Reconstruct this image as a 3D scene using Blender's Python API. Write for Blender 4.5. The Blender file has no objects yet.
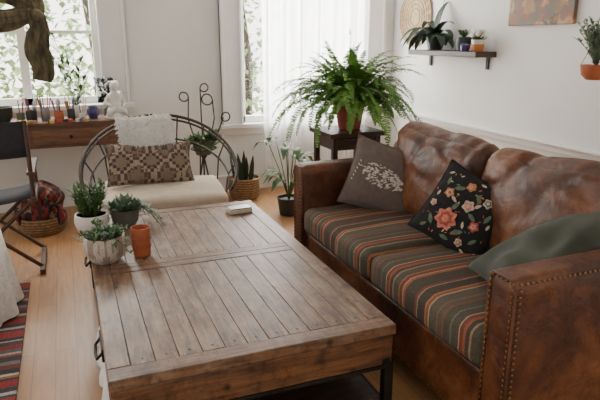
import bpy, math, random
from mathutils import Vector, Matrix, Euler, noise
random.seed(7)
rad=math.radians
C=bpy.context.scene.collection
# ---------------------------------------------------------------- materials
def newmat(name):
    m=bpy.data.materials.new(name); m.use_nodes=True
    nt=m.node_tree; b=nt.nodes['Principled BSDF']
    return m,nt,b
def N(nt,t,**k):
    n=nt.nodes.new(t)
    for a,v in k.items():
        if a.startswith('i_'): n.inputs[a[2:].replace('_',' ')].default_value=v
        else: setattr(n,a,v)
    return n
def ramp(nt,stops,interp='LINEAR'):
    r=nt.nodes.new('ShaderNodeValToRGB'); r.color_ramp.interpolation=interp
    e=r.color_ramp.elements
    while len(e)>1: e.remove(e[-1])
    e[0].position=stops[0][0]; e[0].color=(*stops[0][1],1)
    for p,c in stops[1:]:
        x=e.new(p); x.color=(*c,1)
    return r
def coords(nt,scale=(1,1,1),rot=(0,0,0),kind='Object'):
    t=nt.nodes.new('ShaderNodeTexCoord'); mp=nt.nodes.new('ShaderNodeMapping')
    mp.inputs['Scale'].default_value=scale; mp.inputs['Rotation'].default_value=rot
    nt.links.new(t.outputs[kind],mp.inputs['Vector']); return mp
def bump(nt,b,src,strength=.2,dist=.01):
    bp=nt.nodes.new('ShaderNodeBump'); bp.inputs['Strength'].default_value=strength; bp.inputs['Distance'].default_value=dist
    nt.links.new(src,bp.inputs['Height']); nt.links.new(bp.outputs[0],b.inputs['Normal'])
def simple(name,c,rough=.6,metal=0,var=.15,scale=8,bstr=.0,bscale=60,c2=None,stretch=(1,1,1)):
    m,nt,b=newmat(name)
    mp=coords(nt,stretch)
    n=N(nt,'ShaderNodeTexNoise'); n.inputs['Scale'].default_value=scale; n.inputs['Detail'].default_value=5
    nt.links.new(mp.outputs[0],n.inputs['Vector'])
    lo=tuple(x*(1-var) for x in c); hi=c2 if c2 else tuple(min(1,x*(1+var)) for x in c)
    r=ramp(nt,[(.3,lo),(.7,hi)])
    nt.links.new(n.outputs['Fac'],r.inputs[0]); nt.links.new(r.outputs[0],b.inputs['Base Color'])
    b.inputs['Roughness'].default_value=rough; b.inputs['Metallic'].default_value=metal
    if bstr:
        n2=N(nt,'ShaderNodeTexNoise'); n2.inputs['Scale'].default_value=bscale; n2.inputs['Detail'].default_value=4
        nt.links.new(mp.outputs[0],n2.inputs['Vector']); bump(nt,b,n2.outputs['Fac'],bstr)
    return m
def wood(name,dark,light,axis='Y',rough=.4,scale=3,grey=None,pv=.12):
    m,nt,b=newmat(name)
    s={'X':(1.2,14,14),'Y':(14,1.2,14),'Z':(14,14,1.2)}[axis]
    mp=coords(nt,s)
    oi=nt.nodes.new('ShaderNodeObjectInfo')
    add=N(nt,'ShaderNodeVectorMath',operation='ADD')
    mul=N(nt,'ShaderNodeMath',operation='MULTIPLY'); mul.inputs[1].default_value=37
    nt.links.new(oi.outputs['Random'],mul.inputs[0]); nt.links.new(mp.outputs[0],add.inputs[0]); nt.links.new(mul.outputs[0],add.inputs[1])
    n=N(nt,'ShaderNodeTexNoise'); n.inputs['Scale'].default_value=scale; n.inputs['Detail'].default_value=10; n.inputs['Roughness'].default_value=.62; n.inputs['Distortion'].default_value=.5
    nt.links.new(add.outputs[0],n.inputs['Vector'])
    r=ramp(nt,[(.3,dark),(.5,tuple((a+c)/2 for a,c in zip(dark,light))),(.68,light)])
    nt.links.new(n.outputs['Fac'],r.inputs[0])
    hsv=N(nt,'ShaderNodeHueSaturation')
    mr=N(nt,'ShaderNodeMapRange'); mr.inputs['To Min'].default_value=1-pv; mr.inputs['To Max'].default_value=1+pv
    nt.links.new(oi.outputs['Random'],mr.inputs[0]); nt.links.new(mr.outputs[0],hsv.inputs['Value']); nt.links.new(r.outputs[0],hsv.inputs['Color'])
    out=hsv.outputs[0]
    if grey:
        mp2=coords(nt,(1.6,.8,1)); ad2=N(nt,'ShaderNodeVectorMath',operation='ADD'); nt.links.new(mp2.outputs[0],ad2.inputs[0]); nt.links.new(mul.outputs[0],ad2.inputs[1])
        n3=N(nt,'ShaderNodeTexNoise'); n3.inputs['Scale'].default_value=5; n3.inputs['Detail'].default_value=10; n3.inputs['Roughness'].default_value=.75
        nt.links.new(ad2.outputs[0],n3.inputs['Vector'])
        rr=ramp(nt,[(.44,(0,0,0)),(.62,(.8,.8,.8))]); nt.links.new(n3.outputs['Fac'],rr.inputs[0])
        gr=ramp(nt,[(.3,tuple(a*.4 for a in grey)),(.65,grey)]); nt.links.new(n.outputs['Fac'],gr.inputs[0])
        mx=N(nt,'ShaderNodeMixRGB'); nt.links.new(rr.outputs[0],mx.inputs[0]); nt.links.new(out,mx.inputs[1]); nt.links.new(gr.outputs[0],mx.inputs[2])
        v=N(nt,'ShaderNodeTexVoronoi'); v.inputs['Scale'].default_value=9; mp3=coords(nt,(1,.6,1)); ad3=N(nt,'ShaderNodeVectorMath',operation='ADD'); nt.links.new(mp3.outputs[0],ad3.inputs[0]); nt.links.new(mul.outputs[0],ad3.inputs[1]); nt.links.new(ad3.outputs[0],v.inputs['Vector'])
        kr=ramp(nt,[(0,(.08,.05,.04)),(.06,(.28,.22,.18)),(.16,(1,1,1))]); nt.links.new(v.outputs['Distance'],kr.inputs[0])
        mk=N(nt,'ShaderNodeMixRGB',blend_type='MULTIPLY'); mk.inputs[0].default_value=.9; nt.links.new(mx.outputs[0],mk.inputs[1]); nt.links.new(kr.outputs[0],mk.inputs[2])
        n4=N(nt,'ShaderNodeTexNoise'); n4.inputs['Scale'].default_value=11; n4.inputs['Detail'].default_value=10; n4.inputs['Roughness'].default_value=.8; nt.links.new(ad2.outputs[0],n4.inputs['Vector'])
        sr=ramp(nt,[(.38,(.35,.28,.24)),(.50,(1,1,1))]); nt.links.new(n4.outputs['Fac'],sr.inputs[0])
        ms=N(nt,'ShaderNodeMixRGB',blend_type='MULTIPLY'); ms.inputs[0].default_value=.8; nt.links.new(mk.outputs[0],ms.inputs[1]); nt.links.new(sr.outputs[0],ms.inputs[2])
        out=ms.outputs[0]
    nt.links.new(out,b.inputs['Base Color']); b.inputs['Roughness'].default_value=rough
    bump(nt,b,n.outputs['Fac'],.35,.005)
    return m
def stripes(name,axis,period,stops,rough=.9,weave=220):
    m,nt,b=newmat(name)
    mp=coords(nt); sx=N(nt,'ShaderNodeSeparateXYZ'); nt.links.new(mp.outputs[0],sx.inputs[0])
    nz=N(nt,'ShaderNodeTexNoise'); nz.inputs['Scale'].default_value=9; nt.links.new(mp.outputs[0],nz.inputs['Vector'])
    ma=N(nt,'ShaderNodeMath',operation='MULTIPLY_ADD'); ma.inputs[1].default_value=.012
    nt.links.new(nz.outputs['Fac'],ma.inputs[0]); nt.links.new(sx.outputs[axis],ma.inputs[2])
    d=N(nt,'ShaderNodeMath',operation='DIVIDE'); d.inputs[1].default_value=period; nt.links.new(ma.outputs[0],d.inputs[0])
    f=N(nt,'ShaderNodeMath',operation='FRACT'); nt.links.new(d.outputs[0],f.inputs[0])
    r=ramp(nt,stops,'CONSTANT'); nt.links.new(f.outputs[0],r.inputs[0])
    w=N(nt,'ShaderNodeTexNoise'); w.inputs['Scale'].default_value=weave; nt.links.new(mp.outputs[0],w.inputs['Vector'])
    rr=ramp(nt,[(.35,(.55,.55,.55)),(.65,(1.25,1.25,1.25))]); nt.links.new(w.outputs['Fac'],rr.inputs[0])
    mx=N(nt,'ShaderNodeMixRGB',blend_type='MULTIPLY'); mx.inputs[0].default_value=.8
    nt.links.new(r.outputs[0],mx.inputs[1]); nt.links.new(rr.outputs[0],mx.inputs[2]); nt.links.new(mx.outputs[0],b.inputs['Base Color'])
    b.inputs['Roughness'].default_value=rough; bump(nt,b,w.outputs['Fac'],.3,.004)
    return m
def diamonds(name,sx,sy,stops,rough=.9,dist=.1,q=7):
    m,nt,b=newmat(name)
    mp=coords(nt)
    nz=N(nt,'ShaderNodeTexNoise'); nz.inputs['Scale'].default_value=14; nt.links.new(mp.outputs[0],nz.inputs['Vector'])
    s=N(nt,'ShaderNodeSeparateXYZ'); nt.links.new(mp.outputs[0],s.inputs[0])
    outs=[]
    for ax,sc in (('X',sx),('Y',sy)):
        a=N(nt,'ShaderNodeMath',operation='MULTIPLY'); a.inputs[1].default_value=sc*q; nt.links.new(s.outputs[ax],a.inputs[0])
        q2=N(nt,'ShaderNodeMath',operation='ROUND'); nt.links.new(a.outputs[0],q2.inputs[0])
        q3=N(nt,'ShaderNodeMath',operation='DIVIDE'); q3.inputs[1].default_value=q; nt.links.new(q2.outputs[0],q3.inputs[0])
        f=N(nt,'ShaderNodeMath',operation='FRACT'); nt.links.new(q3.outputs[0],f.inputs[0])
        u=N(nt,'ShaderNodeMath',operation='SUBTRACT'); u.inputs[1].default_value=.5; nt.links.new(f.outputs[0],u.inputs[0])
        v=N(nt,'ShaderNodeMath',operation='ABSOLUTE'); nt.links.new(u.outputs[0],v.inputs[0]); outs.append(v)
    ad=N(nt,'ShaderNodeMath',operation='ADD'); nt.links.new(outs[0].outputs[0],ad.inputs[0]); nt.links.new(outs[1].outputs[0],ad.inputs[1])
    a2=N(nt,'ShaderNodeMath',operation='MULTIPLY_ADD'); a2.inputs[1].default_value=dist
    nt.links.new(nz.outputs['Fac'],a2.inputs[0]); nt.links.new(ad.outputs[0],a2.inputs[2])
    r=ramp(nt,stops,'CONSTANT'); nt.links.new(a2.outputs[0],r.inputs[0])
    w=N(nt,'ShaderNodeTexNoise'); w.inputs['Scale'].default_value=200; nt.links.new(mp.outputs[0],w.inputs['Vector']); bump(nt,b,w.outputs['Fac'],.4,.004)
    rr=ramp(nt,[(.35,(.6,.6,.6)),(.65,(1.2,1.2,1.2))]); nt.links.new(w.outputs['Fac'],rr.inputs[0])
    mx=N(nt,'ShaderNodeMixRGB',blend_type='MULTIPLY'); mx.inputs[0].default_value=.7
    nt.links.new(r.outputs[0],mx.inputs[1]); nt.links.new(rr.outputs[0],mx.inputs[2]); nt.links.new(mx.outputs[0],b.inputs['Base Color'])
    b.inputs['Roughness'].default_value=rough
    return m
# ---------------------------------------------------------------- mesh builder
class MB:
    def __init__(s): s.V=[];s.F=[];s.M=[];s.mats=[];s.ci=0
    def m(s,mat):
        if mat not in s.mats: s.mats.append(mat)
        s.ci=s.mats.index(mat); return s
    def add(s,vs,fs):
        o=len(s.V); s.V+= [tuple(v) for v in vs]; s.F+=[tuple(i+o for i in f) for f in fs]; s.M+=[s.ci]*len(fs)
    def box(s,c,d,rot=None):
        vs=[Vector((x*d[0]/2,y*d[1]/2,z*d[2]/2)) for x in(-1,1) for y in(-1,1) for z in(-1,1)]
        if rot: R=Euler(rot).to_matrix(); vs=[R@v for v in vs]
        vs=[v+Vector(c) for v in vs]
        s.add(vs,[(0,1,3,2),(4,6,7,5),(0,4,5,1),(2,3,7,6),(0,2,6,4),(1,5,7,3)])
        return s
    def tube(s,pts,r,seg=8,closed=False):
        pts=[Vector(p) for p in pts]; n=len(pts); rs=r if isinstance(r,(list,tuple)) else [r]*n
        vs=[];ref=None
        for i,p in enumerate(pts):
            if closed: t=pts[(i+1)%n]-pts[i-1]
            else: t=pts[min(i+1,n-1)]-pts[max(i-1,0)]
            t.normalize()
            if ref is None: ref=Vector((0,0,1)) if abs(t.z)<.9 else Vector((1,0,0))
            a=(ref-t*ref.dot(t)); 
            if a.length<1e-5: a=t.orthogonal()
            a.normalize(); ref=a; b=t.cross(a)
            for k in range(seg):
                q=2*math.pi*k/seg; vs.append(p+(a*math.cos(q)+b*math.sin(q))*rs[i])
        fs=[]
        for i in range(n if closed else n-1):
            j=(i+1)%n
            for k in range(seg): fs.append((i*seg+k,i*seg+(k+1)%seg,j*seg+(k+1)%seg,j*seg+k))
        if not closed: fs.append(tuple(range(seg))[::-1]); fs.append(tuple((n-1)*seg+k for k in range(seg)))
        s.add(vs,fs); return s
    def lathe(s,prof,c=(0,0,0),seg=32,wob=0):
        vs=[];fs=[]
        for r,z in prof:
            for k in range(seg):
                q=2*math.pi*k/seg; rr=r*(1+wob*math.sin(q*8)); vs.append((c[0]+rr*math.cos(q),c[1]+rr*math.sin(q),c[2]+z))
        for i in range(len(prof)-1):
            for k in range(seg): fs.append((i*seg+k,i*seg+(k+1)%seg,(i+1)*seg+(k+1)%seg,(i+1)*seg+k))
        if prof[0][0]>1e-4: fs.append(tuple(range(seg))[::-1])
        if prof[-1][0]>1e-4: fs.append(tuple((len(prof)-1)*seg+k for k in range(seg)))
        s.add(vs,fs); return s
    def leaf(s,pts,w,side=None,fold=.25):
        pts=[Vector(p) for p in pts]; n=len(pts); vs=[]
        for i,p in enumerate(pts):
            t=(pts[min(i+1,n-1)]-pts[max(i-1,0)]).normalized()
            sd=Vector(side) if side else t.cross(Vector((0,0,1)))
            if sd.length<1e-3: sd=Vector((1,0,0))
            sd=(sd-t*sd.dot(t)).normalized(); up=sd.cross(t)
            ww=w[i] if isinstance(w,(list,tuple)) else w*math.sin(math.pi*min(.97,.06+.94*i/(n-1)))
            vs+= [p+sd*ww/2+up*fold*ww/2,p,p-sd*ww/2+up*fold*ww/2]
        fs=[]
        for i in range(n-1):
            a=i*3; fs+=[(a,a+1,a+4,a+3),(a+1,a+2,a+5,a+4)]
        s.add(vs,fs); return s
    def sphere(s,c,r,seg=12,ring=8):
        r=r if isinstance(r,(tuple,list)) else (r,r,r); vs=[];fs=[]
        for i in range(ring+1):
            ph=math.pi*i/ring
            for k in range(seg):
                q=2*math.pi*k/seg
                vs.append((c[0]+r[0]*math.sin(ph)*math.cos(q),c[1]+r[1]*math.sin(ph)*math.sin(q),c[2]+r[2]*math.cos(ph)))
        for i in range(ring):
            for k in range(seg): fs.append((i*seg+k,(i+1)*seg+k,(i+1)*seg+(k+1)%seg,i*seg+(k+1)%seg))
        s.add(vs,fs); return s
    def obj(s,name,parent=None,loc=(0,0,0),rot=(0,0,0),bevel=0,smooth=True,solid=0,sub=0,ang=40):
        me=bpy.data.meshes.new(name); me.from_pydata(s.V,[],s.F)
        for mt in s.mats: me.materials.append(mt)
        me.polygons.foreach_set('material_index',s.M)
        me.validate(); me.update()
        if smooth: me.shade_smooth(); me.set_sharp_from_angle(angle=rad(ang))
        o=bpy.data.objects.new(name,me); C.objects.link(o); o.location=loc; o.rotation_euler=rot
        if parent: o.parent=parent
        if solid: md=o.modifiers.new('s','SOLIDIFY'); md.thickness=solid
        if bevel:
            md=o.modifiers.new('b','BEVEL'); md.width=bevel; md.segments=2; md.limit_method='ANGLE'; md.angle_limit=rad(40)
        if sub: md=o.modifiers.new('u','SUBSURF'); md.levels=sub; md.render_levels=sub
        return o
def G(name,loc=(0,0,0),rz=0):
    e=bpy.data.objects.new(name,None); C.objects.link(e); e.location=loc; e.rotation_euler=(0,0,rz); e.empty_display_size=.1; return e
def box(name,c,d,mat,parent=None,bevel=.004,rot=(0,0,0)):
    return MB().m(mat).box((0,0,0),d).obj(name,parent,c,rot,bevel=bevel)
def softbox(name,size,r,mat,parent=None,loc=(0,0,0),rot=(0,0,0),puff=(0,0,0),amp=0,freq=6,cuts=18,seed=0,fn=None):
    import bmesh
    bm=bmesh.new(); bmesh.ops.create_cube(bm,size=2)
    bmesh.ops.subdivide_edges(bm,edges=bm.edges[:],cuts=cuts,use_grid_fill=True)
    h=Vector(size)/2
    for v in bm.verts:
        p=v.co.copy()
        q=Vector([math.copysign(abs(a)**.8,a) for a in p])
        w=Vector((q.x*h.x,q.y*h.y,q.z*h.z))
        inn=Vector([max(-(h[i]-r),min(h[i]-r,w[i])) for i in range(3)])
        d=w-inn
        if d.length>1e-6: 
            w=inn+d.normalized()*min(r,d.length) if (sum(abs(a)>1e-6 for a in d)>1) else w
        w.x+=puff[0]*q.x*(1-q.y**2)*(1-q.z**2)
        w.y+=puff[1]*q.y*(1-q.x**2)*(1-q.z**2)
        w.z+=puff[2]*q.z*(1-q.x**2)*(1-q.y**2)
        if amp:
            nv=noise.noise_vector((w*freq)+Vector((seed*3.1,seed,seed*1.7))); w+=nv*amp
        if fn: w=fn(w,q)
        v.co=w
    me=bpy.data.meshes.new(name); bm.to_mesh(me); bm.free(); me.materials.append(mat); me.shade_smooth()
    o=bpy.data.objects.new(name,me); C.objects.link(o); o.location=loc; o.rotation_euler=rot
    if parent:o.parent=parent
    return o
def pz(x,y,w,h,t):
    u=max(-1,min(1,x/(w/2)/.97)); v=max(-1,min(1,y/(h/2)/.97))
    return t/2*(max(0,(1-u**2)*(1-v**2)))**.42
def pillow(name,w,h,t,mat,loc,rot,parent=None,n=28,seed=0,amp=.008,floppy=0,trim=None,extra=None):
    vs=[];fs=[]
    for sgn in(1,-1):
        for i in range(n+1):
            for j in range(n+1):
                u=-1+2*i/n; v=-1+2*j/n
                x=u*w/2*(1-.08*(1-v*v)*u*u); y=v*h/2*(1-.08*(1-u*u)*v*v)
                z=sgn*t/2*(max(0,(1-u**2)*(1-v**2)))**.42
                p=Vector((x,y,z)); nz=noise.noise_vector(p*9+Vector((seed,seed*2,0)))
                edge=min(1,(1-max(abs(u),abs(v)))*4)
                p.z+=nz.z*amp*1.6*edge+ floppy*(u*u-v*.3*u)
                vs.append(p)
    m=(n+1)**2
    for i in range(n):
        for j in range(n):
            a=i*(n+1)+j; fs.append((a,a+n+1,a+n+2,a+1)); fs.append((m+a,m+a+1,m+a+n+2,m+a+n+1))
    mb=MB().m(mat); mb.add(vs,fs)
    border=[(i*(n+1)) for i in range(n+1)]+[n*(n+1)+j for j in range(1,n+1)]+[i*(n+1)+n for i in range(n-1,-1,-1)]+[j for j in range(n-1,0,-1)]
    if trim: mb.m(trim)
    mb.tube([vs[k] for k in border],.005,6,closed=True)
    if extra: extra(mb)
    o=mb.obj(name,parent,loc,rot,ang=180); return o
def decal(mb,pts,w,h,t,off=.006):
    cx=sum(p[0] for p in pts)/len(pts); cy=sum(p[1] for p in pts)/len(pts)
    vs=[(cx,cy,pz(cx,cy,w,h,t)+off)]+[(x,y,pz(x,y,w,h,t)+off*.8) for x,y in pts]
    n=len(pts); mb.add(vs,[(0,1+k,1+(k+1)%n) for k in range(n)])
# ---------------------------------------------------------------- palette
M_wall=simple('wall_paint',(.81,.80,.775),.7,var=.03,scale=2,bstr=.05)
M_trim=simple('white_gloss_trim',(.84,.83,.81),.4,var=.02)
M_leather,nt,b=newmat('brown_leather')
mp=coords(nt); n=N(nt,'ShaderNodeTexNoise'); n.inputs['Scale'].default_value=3.4; n.inputs['Detail'].default_value=9; n.inputs['Roughness'].default_value=.62; n.inputs['Distortion'].default_value=.4
nt.links.new(mp.outputs[0],n.inputs['Vector'])
r=ramp(nt,[(.30,(.025,.007,.003)),(.44,(.070,.020,.007)),(.54,(.135,.043,.014)),(.64,(.22,.085,.029)),(.78,(.36,.18,.08))]); nt.links.new(n.outputs['Fac'],r.inputs[0])
ns=N(nt,'ShaderNodeTexNoise'); ns.inputs['Scale'].default_value=16; ns.inputs['Detail'].default_value=12; ns.inputs['Roughness'].default_value=.8; ns.inputs['Distortion'].default_value=1.5; nt.links.new(mp.outputs[0],ns.inputs['Vector'])
sr=ramp(nt,[(.36,(.42,.36,.33)),(.5,(1,1,1)),(.60,(1.05,1.03,1.0)),(.68,(1.6,1.55,1.45))]); nt.links.new(ns.outputs['Fac'],sr.inputs[0])
mxl=N(nt,'ShaderNodeMixRGB',blend_type='MULTIPLY'); mxl.inputs[0].default_value=.75; nt.links.new(r.outputs[0],mxl.inputs[1]); nt.links.new(sr.outputs[0],mxl.inputs[2]); nt.links.new(mxl.outputs[0],b.inputs['Base Color'])
b.inputs['Roughness'].default_value=.46
v=N(nt,'ShaderNodeTexVoronoi'); v.inputs['Scale'].default_value=120; nt.links.new(mp.outputs[0],v.inputs['Vector'])
mm=N(nt,'ShaderNodeMath',operation='ADD'); n5=N(nt,'ShaderNodeTexNoise'); n5.inputs['Scale'].default_value=8; n5.inputs['Detail'].default_value=6; n5.inputs['Distortion'].default_value=1.4; nt.links.new(mp.outputs[0],n5.inputs['Vector'])
ml=N(nt,'ShaderNodeMath',operation='MULTIPLY'); ml.inputs[1].default_value=.05; nt.links.new(v.outputs['Distance'],ml.inputs[0]); nt.links.new(ml.outputs[0],mm.inputs[0]); nt.links.new(n5.outputs['Fac'],mm.inputs[1]); bump(nt,b,mm.outputs[0],.42,.02)
M_brass=simple('antique_brass',(.30,.19,.09),.4,1,var=.2)
M_iron=simple('dark_iron',(.03,.027,.025),.5,.8,var=.3)
M_ironlight=simple('rusty_wire',(.05,.035,.025),.6,.5,var=.3)
M_top=wood('table_plank',(.050,.021,.010),(.24,.125,.062),'Y',.46,grey=(.38,.275,.19),scale=4,pv=.20)
M_topx=wood('table_plank_cross',(.050,.020,.009),(.24,.112,.05),'X',.46,grey=(.30,.20,.125),scale=4)
M_apx=wood('apron_wood_x',(.055,.020,.008),(.27,.115,.042),'X',.45,grey=(.15,.075,.04),scale=3.5)
M_apy=wood('apron_wood_y',(.055,.020,.008),(.27,.115,.042),'Y',.45,grey=(.15,.075,.04),scale=3.5)
M_dwood=wood('dark_wood',(.02,.010,.006),(.07,.035,.02),'X',.45)
M_dwoodz=wood('dark_wood_leg',(.02,.010,.006),(.07,.035,.02),'Z',.45)
M_desk=wood('desk_wood',(.06,.025,.012),(.19,.09,.045),'X',.5)
M_chairw=wood('chair_wood',(.035,.016,.009),(.10,.045,.02),'Z',.5)
st=[]; seq=[(.10,(.060,.046,.031)),(.02,(.28,.085,.035)),(.010,(.38,.28,.17)),(.03,(.15,.038,.020)),(.010,(.30,.12,.048)),(.06,(.070,.062,.040)),(.012,(.26,.17,.09)),(.03,(.052,.040,.030)),
(.018,(.27,.075,.033)),(.025,(.16,.042,.024)),(.010,(.36,.27,.16)),(.05,(.070,.056,.038)),(.012,(.115,.12,.075)),(.05,(.070,.056,.038)),(.015,(.20,.062,.028)),(.04,(.085,.075,.050)),(.008,(.24,.09,.04)),(.07,(.085,.075,.050)),(.010,(.36,.27,.17)),(.02,(.24,.068,.03)),(.012,(.34,.14,.055)),(.07,(.052,.040,.028)),(.010,(.30,.21,.13)),(.02,(.18,.046,.028))]
tot=sum(a for a,_ in seq); p=0
for a,c in seq: st.append((p/tot,c)); p+=a
M_kilimseat=stripes('striped_wool','Y',.50,st)
M_rug=stripes('kilim_rug','Y',.62,[(0,(.24,.025,.022)),(.09,(.03,.03,.03)),(.12,(.30,.10,.05)),(.15,(.48,.40,.32)),(.18,(.03,.03,.035)),(.25,(.15,.035,.03)),(.31,(.18,.16,.15)),(.36,(.05,.04,.05)),(.44,(.28,.08,.04)),(.47,(.40,.36,.31)),(.50,(.09,.10,.11)),(.55,(.24,.03,.03)),(.62,(.06,.05,.06)),(.68,(.43,.36,.28)),(.70,(.04,.04,.05)),(.75,(.28,.04,.035)),(.87,(.05,.04,.05)),(.9,(.42,.38,.33)),(.94,(.04,.04,.05))],weave=120)
M_rug2=stripes('dark_rug_wool','X',.3,[(0,(.03,.028,.03)),(.3,(.10,.09,.085)),(.4,(.03,.028,.03)),(.7,(.2,.18,.16)),(.76,(.04,.035,.04))])
M_kchair=diamonds('geometric_kilim',5.0,5.0,[(0,(.30,.23,.16)),(.16,(.07,.05,.04)),(.3,(.20,.15,.11)),(.5,(.10,.06,.045)),(.62,(.33,.26,.19)),(.78,(.06,.045,.04)),(.92,(.22,.16,.11))],dist=.35,q=9)
M_blackwool=simple('black_wool',(.013,.013,.014),.95,var=.3,scale=40,bstr=.4,bscale=200)
M_pink=simple('rose_wool',(.58,.20,.14),.95,var=.3,scale=60); M_pinkd=simple('deep_rose_wool',(.38,.08,.06),.95,var=.3,scale=60)
M_creamw=simple('cream_wool',(.50,.43,.32),.95,var=.3,scale=60); M_greenw=simple('sage_wool',(.12,.16,.10),.95,var=.3,scale=60); M_orw=simple('orange_wool',(.45,.18,.07),.95,var=.3,scale=60)
M_grey=simple('taupe_linen',(.135,.102,.088),.95,var=.12,scale=30,bstr=.3,bscale=220)
M_lace=simple('cream_lace',(.60,.54,.47),.95,var=.2,scale=60)
M_green=simple('green_velvet',(.026,.032,.018),.75,var=.25,scale=6,c2=(.050,.058,.036)); M_green.node_tree.nodes['Principled BSDF'].inputs['Sheen Weight'].default_value=.12
M_whitek=simple('white_knit',(.78,.76,.72),.95,var=.1,scale=40,bstr=.8,bscale=70)
M_cream=simple('cream_canvas',(.55,.47,.36),.9,var=.08,scale=20,bstr=.2,bscale=150)
M_leaf=simple('leaf_green',(.035,.10,.02),.6,var=.5,scale=12,c2=(.09,.20,.045))
M_fern=simple('fern_green',(.055,.17,.018),.55,var=.4,scale=8,c2=(.18,.38,.05))
M_darkleaf=simple('dark_leaf',(.010,.035,.013),.5,var=.4,scale=9)
M_succ=simple('succulent_green',(.10,.18,.10),.5,var=.4,scale=25)
M_sage=simple('sage_leaf',(.16,.22,.14),.6,var=.3,scale=25)
M_terra=simple('terracotta',(.40,.11,.04),.7,var=.15,scale=14)
M_redpot=simple('red_clay',(.30,.055,.03),.5,var=.15)
M_soil=simple('soil',(.035,.022,.015),1,var=.4,scale=50)
M_white=simple('white_ceramic',(.70,.67,.62),.35,var=.04)
M_patpot=diamonds('patterned_ceramic',14,14,[(0,(.55,.47,.38)),(.3,(.36,.29,.24)),(.5,(.56,.48,.40)),(.8,(.32,.25,.21))],.5,.3)
M_blackpot=simple('black_pot',(.03,.035,.035),.4,var=.3)
M_grpot=simple('stone_green_pot',(.11,.11,.085),.6,var=.3,scale=12)
M_blue=simple('indigo_glass',(.06,.05,.16),.25,var=.2)
M_wicker=stripes('wicker','Z',.022,[(0,(.34,.22,.11)),(.5,(.17,.10,.05))],.8,60)
M_straw=simple('straw',(.55,.42,.25),.8,var=.2,scale=40,bstr=.5,bscale=80)
M_strawd=simple('straw_dark',(.36,.25,.13),.8,var=.2)
M_black=simple('black_canvas',(.022,.022,.026),.85,var=.2,scale=20)
M_redbag=diamonds('red_woven',6,6,[(0,(.22,.02,.02)),(.2,(.02,.015,.018)),(.35,(.20,.03,.02)),(.5,(.26,.19,.13)),(.58,(.03,.02,.025)),(.8,(.24,.03,.03)),(.95,(.05,.03,.03))],dist=.3)
M_olive=simple('olive_scarf',(.040,.032,.014),.75,var=.5,scale=26,c2=(.15,.12,.06),stretch=(1,1,.35),bstr=.4,bscale=60)
M_orange=simple('orange_glaze',(.6,.2,.05),.4,var=.1)
M_metal=simple('grey_metal',(.3,.3,.3),.35,.8,var=.1)
M_outleaf=simple('garden_leaf',(.30,.46,.14),.8,var=.35,scale=1.5,c2=(.60,.76,.38))
# floor
M_floor,nt,b=newmat('oak_floor')
mp=coords(nt,rot=(0,0,rad(90)))
br=N(nt,'ShaderNodeTexBrick'); br.inputs['Scale'].default_value=1; br.inputs['Brick Width'].default_value=1.1; br.inputs['Row Height'].default_value=.095
br.inputs['Mortar Size'].default_value=.0012; br.inputs['Color1'].default_value=(.50,.265,.110,1); br.inputs['Color2'].default_value=(.42,.21,.085,1); br.inputs['Mortar'].default_value=(.2,.09,.04,1)
nt.links.new(mp.outputs[0],br.inputs['Vector'])
mp2=coords(nt,(20,1.5,1)); n=N(nt,'ShaderNodeTexNoise'); n.inputs['Scale'].default_value=3; n.inputs['Detail'].default_value=6; nt.links.new(mp2.outputs[0],n.inputs['Vector'])
rr=ramp(nt,[(.3,(.80,.80,.80)),(.7,(1.1,1.1,1.1))]); nt.links.new(n.outputs['Fac'],rr.inputs[0])
mx=N(nt,'ShaderNodeMixRGB',blend_type='MULTIPLY'); mx.inputs[0].default_value=1; nt.links.new(br.outputs['Color'],mx.inputs[1]); nt.links.new(rr.outputs[0],mx.inputs[2]); nt.links.new(mx.outputs[0],b.inputs['Base Color'])
b.inputs['Roughness'].default_value=.42
# sheer curtain
M_sheer=bpy.data.materials.new('sheer_voile'); M_sheer.use_nodes=True; nt=M_sheer.node_tree; nt.nodes.clear()
o=N(nt,'ShaderNodeOutputMaterial'); t=N(nt,'ShaderNodeBsdfTranslucent'); t.inputs[0].default_value=(.95,.95,.95,1); d=N(nt,'ShaderNodeBsdfDiffuse'); d.inputs[0].default_value=(.9,.9,.9,1)
tr=N(nt,'ShaderNodeBsdfTransparent'); a=N(nt,'ShaderNodeMixShader'); a.inputs[0].default_value=.35; c=N(nt,'ShaderNodeMixShader')
nw=N(nt,'ShaderNodeTexNoise'); nw.inputs['Scale'].default_value=400; rw=ramp(nt,[(.3,(.1,.1,.1)),(.7,(.4,.4,.4))]); nt.links.new(nw.outputs['Fac'],rw.inputs[0]); nt.links.new(rw.outputs[0],c.inputs[0])
nt.links.new(t.outputs[0],a.inputs[1]); nt.links.new(d.outputs[0],a.inputs[2]); nt.links.new(a.outputs[0],c.inputs[1]); nt.links.new(tr.outputs[0],c.inputs[2]); nt.links.new(c.outputs[0],o.inputs[0])
M_glass=bpy.data.materials.new('window_glass'); M_glass.use_nodes=True; nt=M_glass.node_tree; nt.nodes.clear()
o=N(nt,'ShaderNodeOutputMaterial'); tr=N(nt,'ShaderNodeBsdfTransparent'); g=N(nt,'ShaderNodeBsdfGlossy'); g.inputs['Roughness'].default_value=.05; c=N(nt,'ShaderNodeMixShader'); c.inputs[0].default_value=.06
nt.links.new(tr.outputs[0],c.inputs[1]); nt.links.new(g.outputs[0],c.inputs[2]); nt.links.new(c.outputs[0],o.inputs[0])
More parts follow.
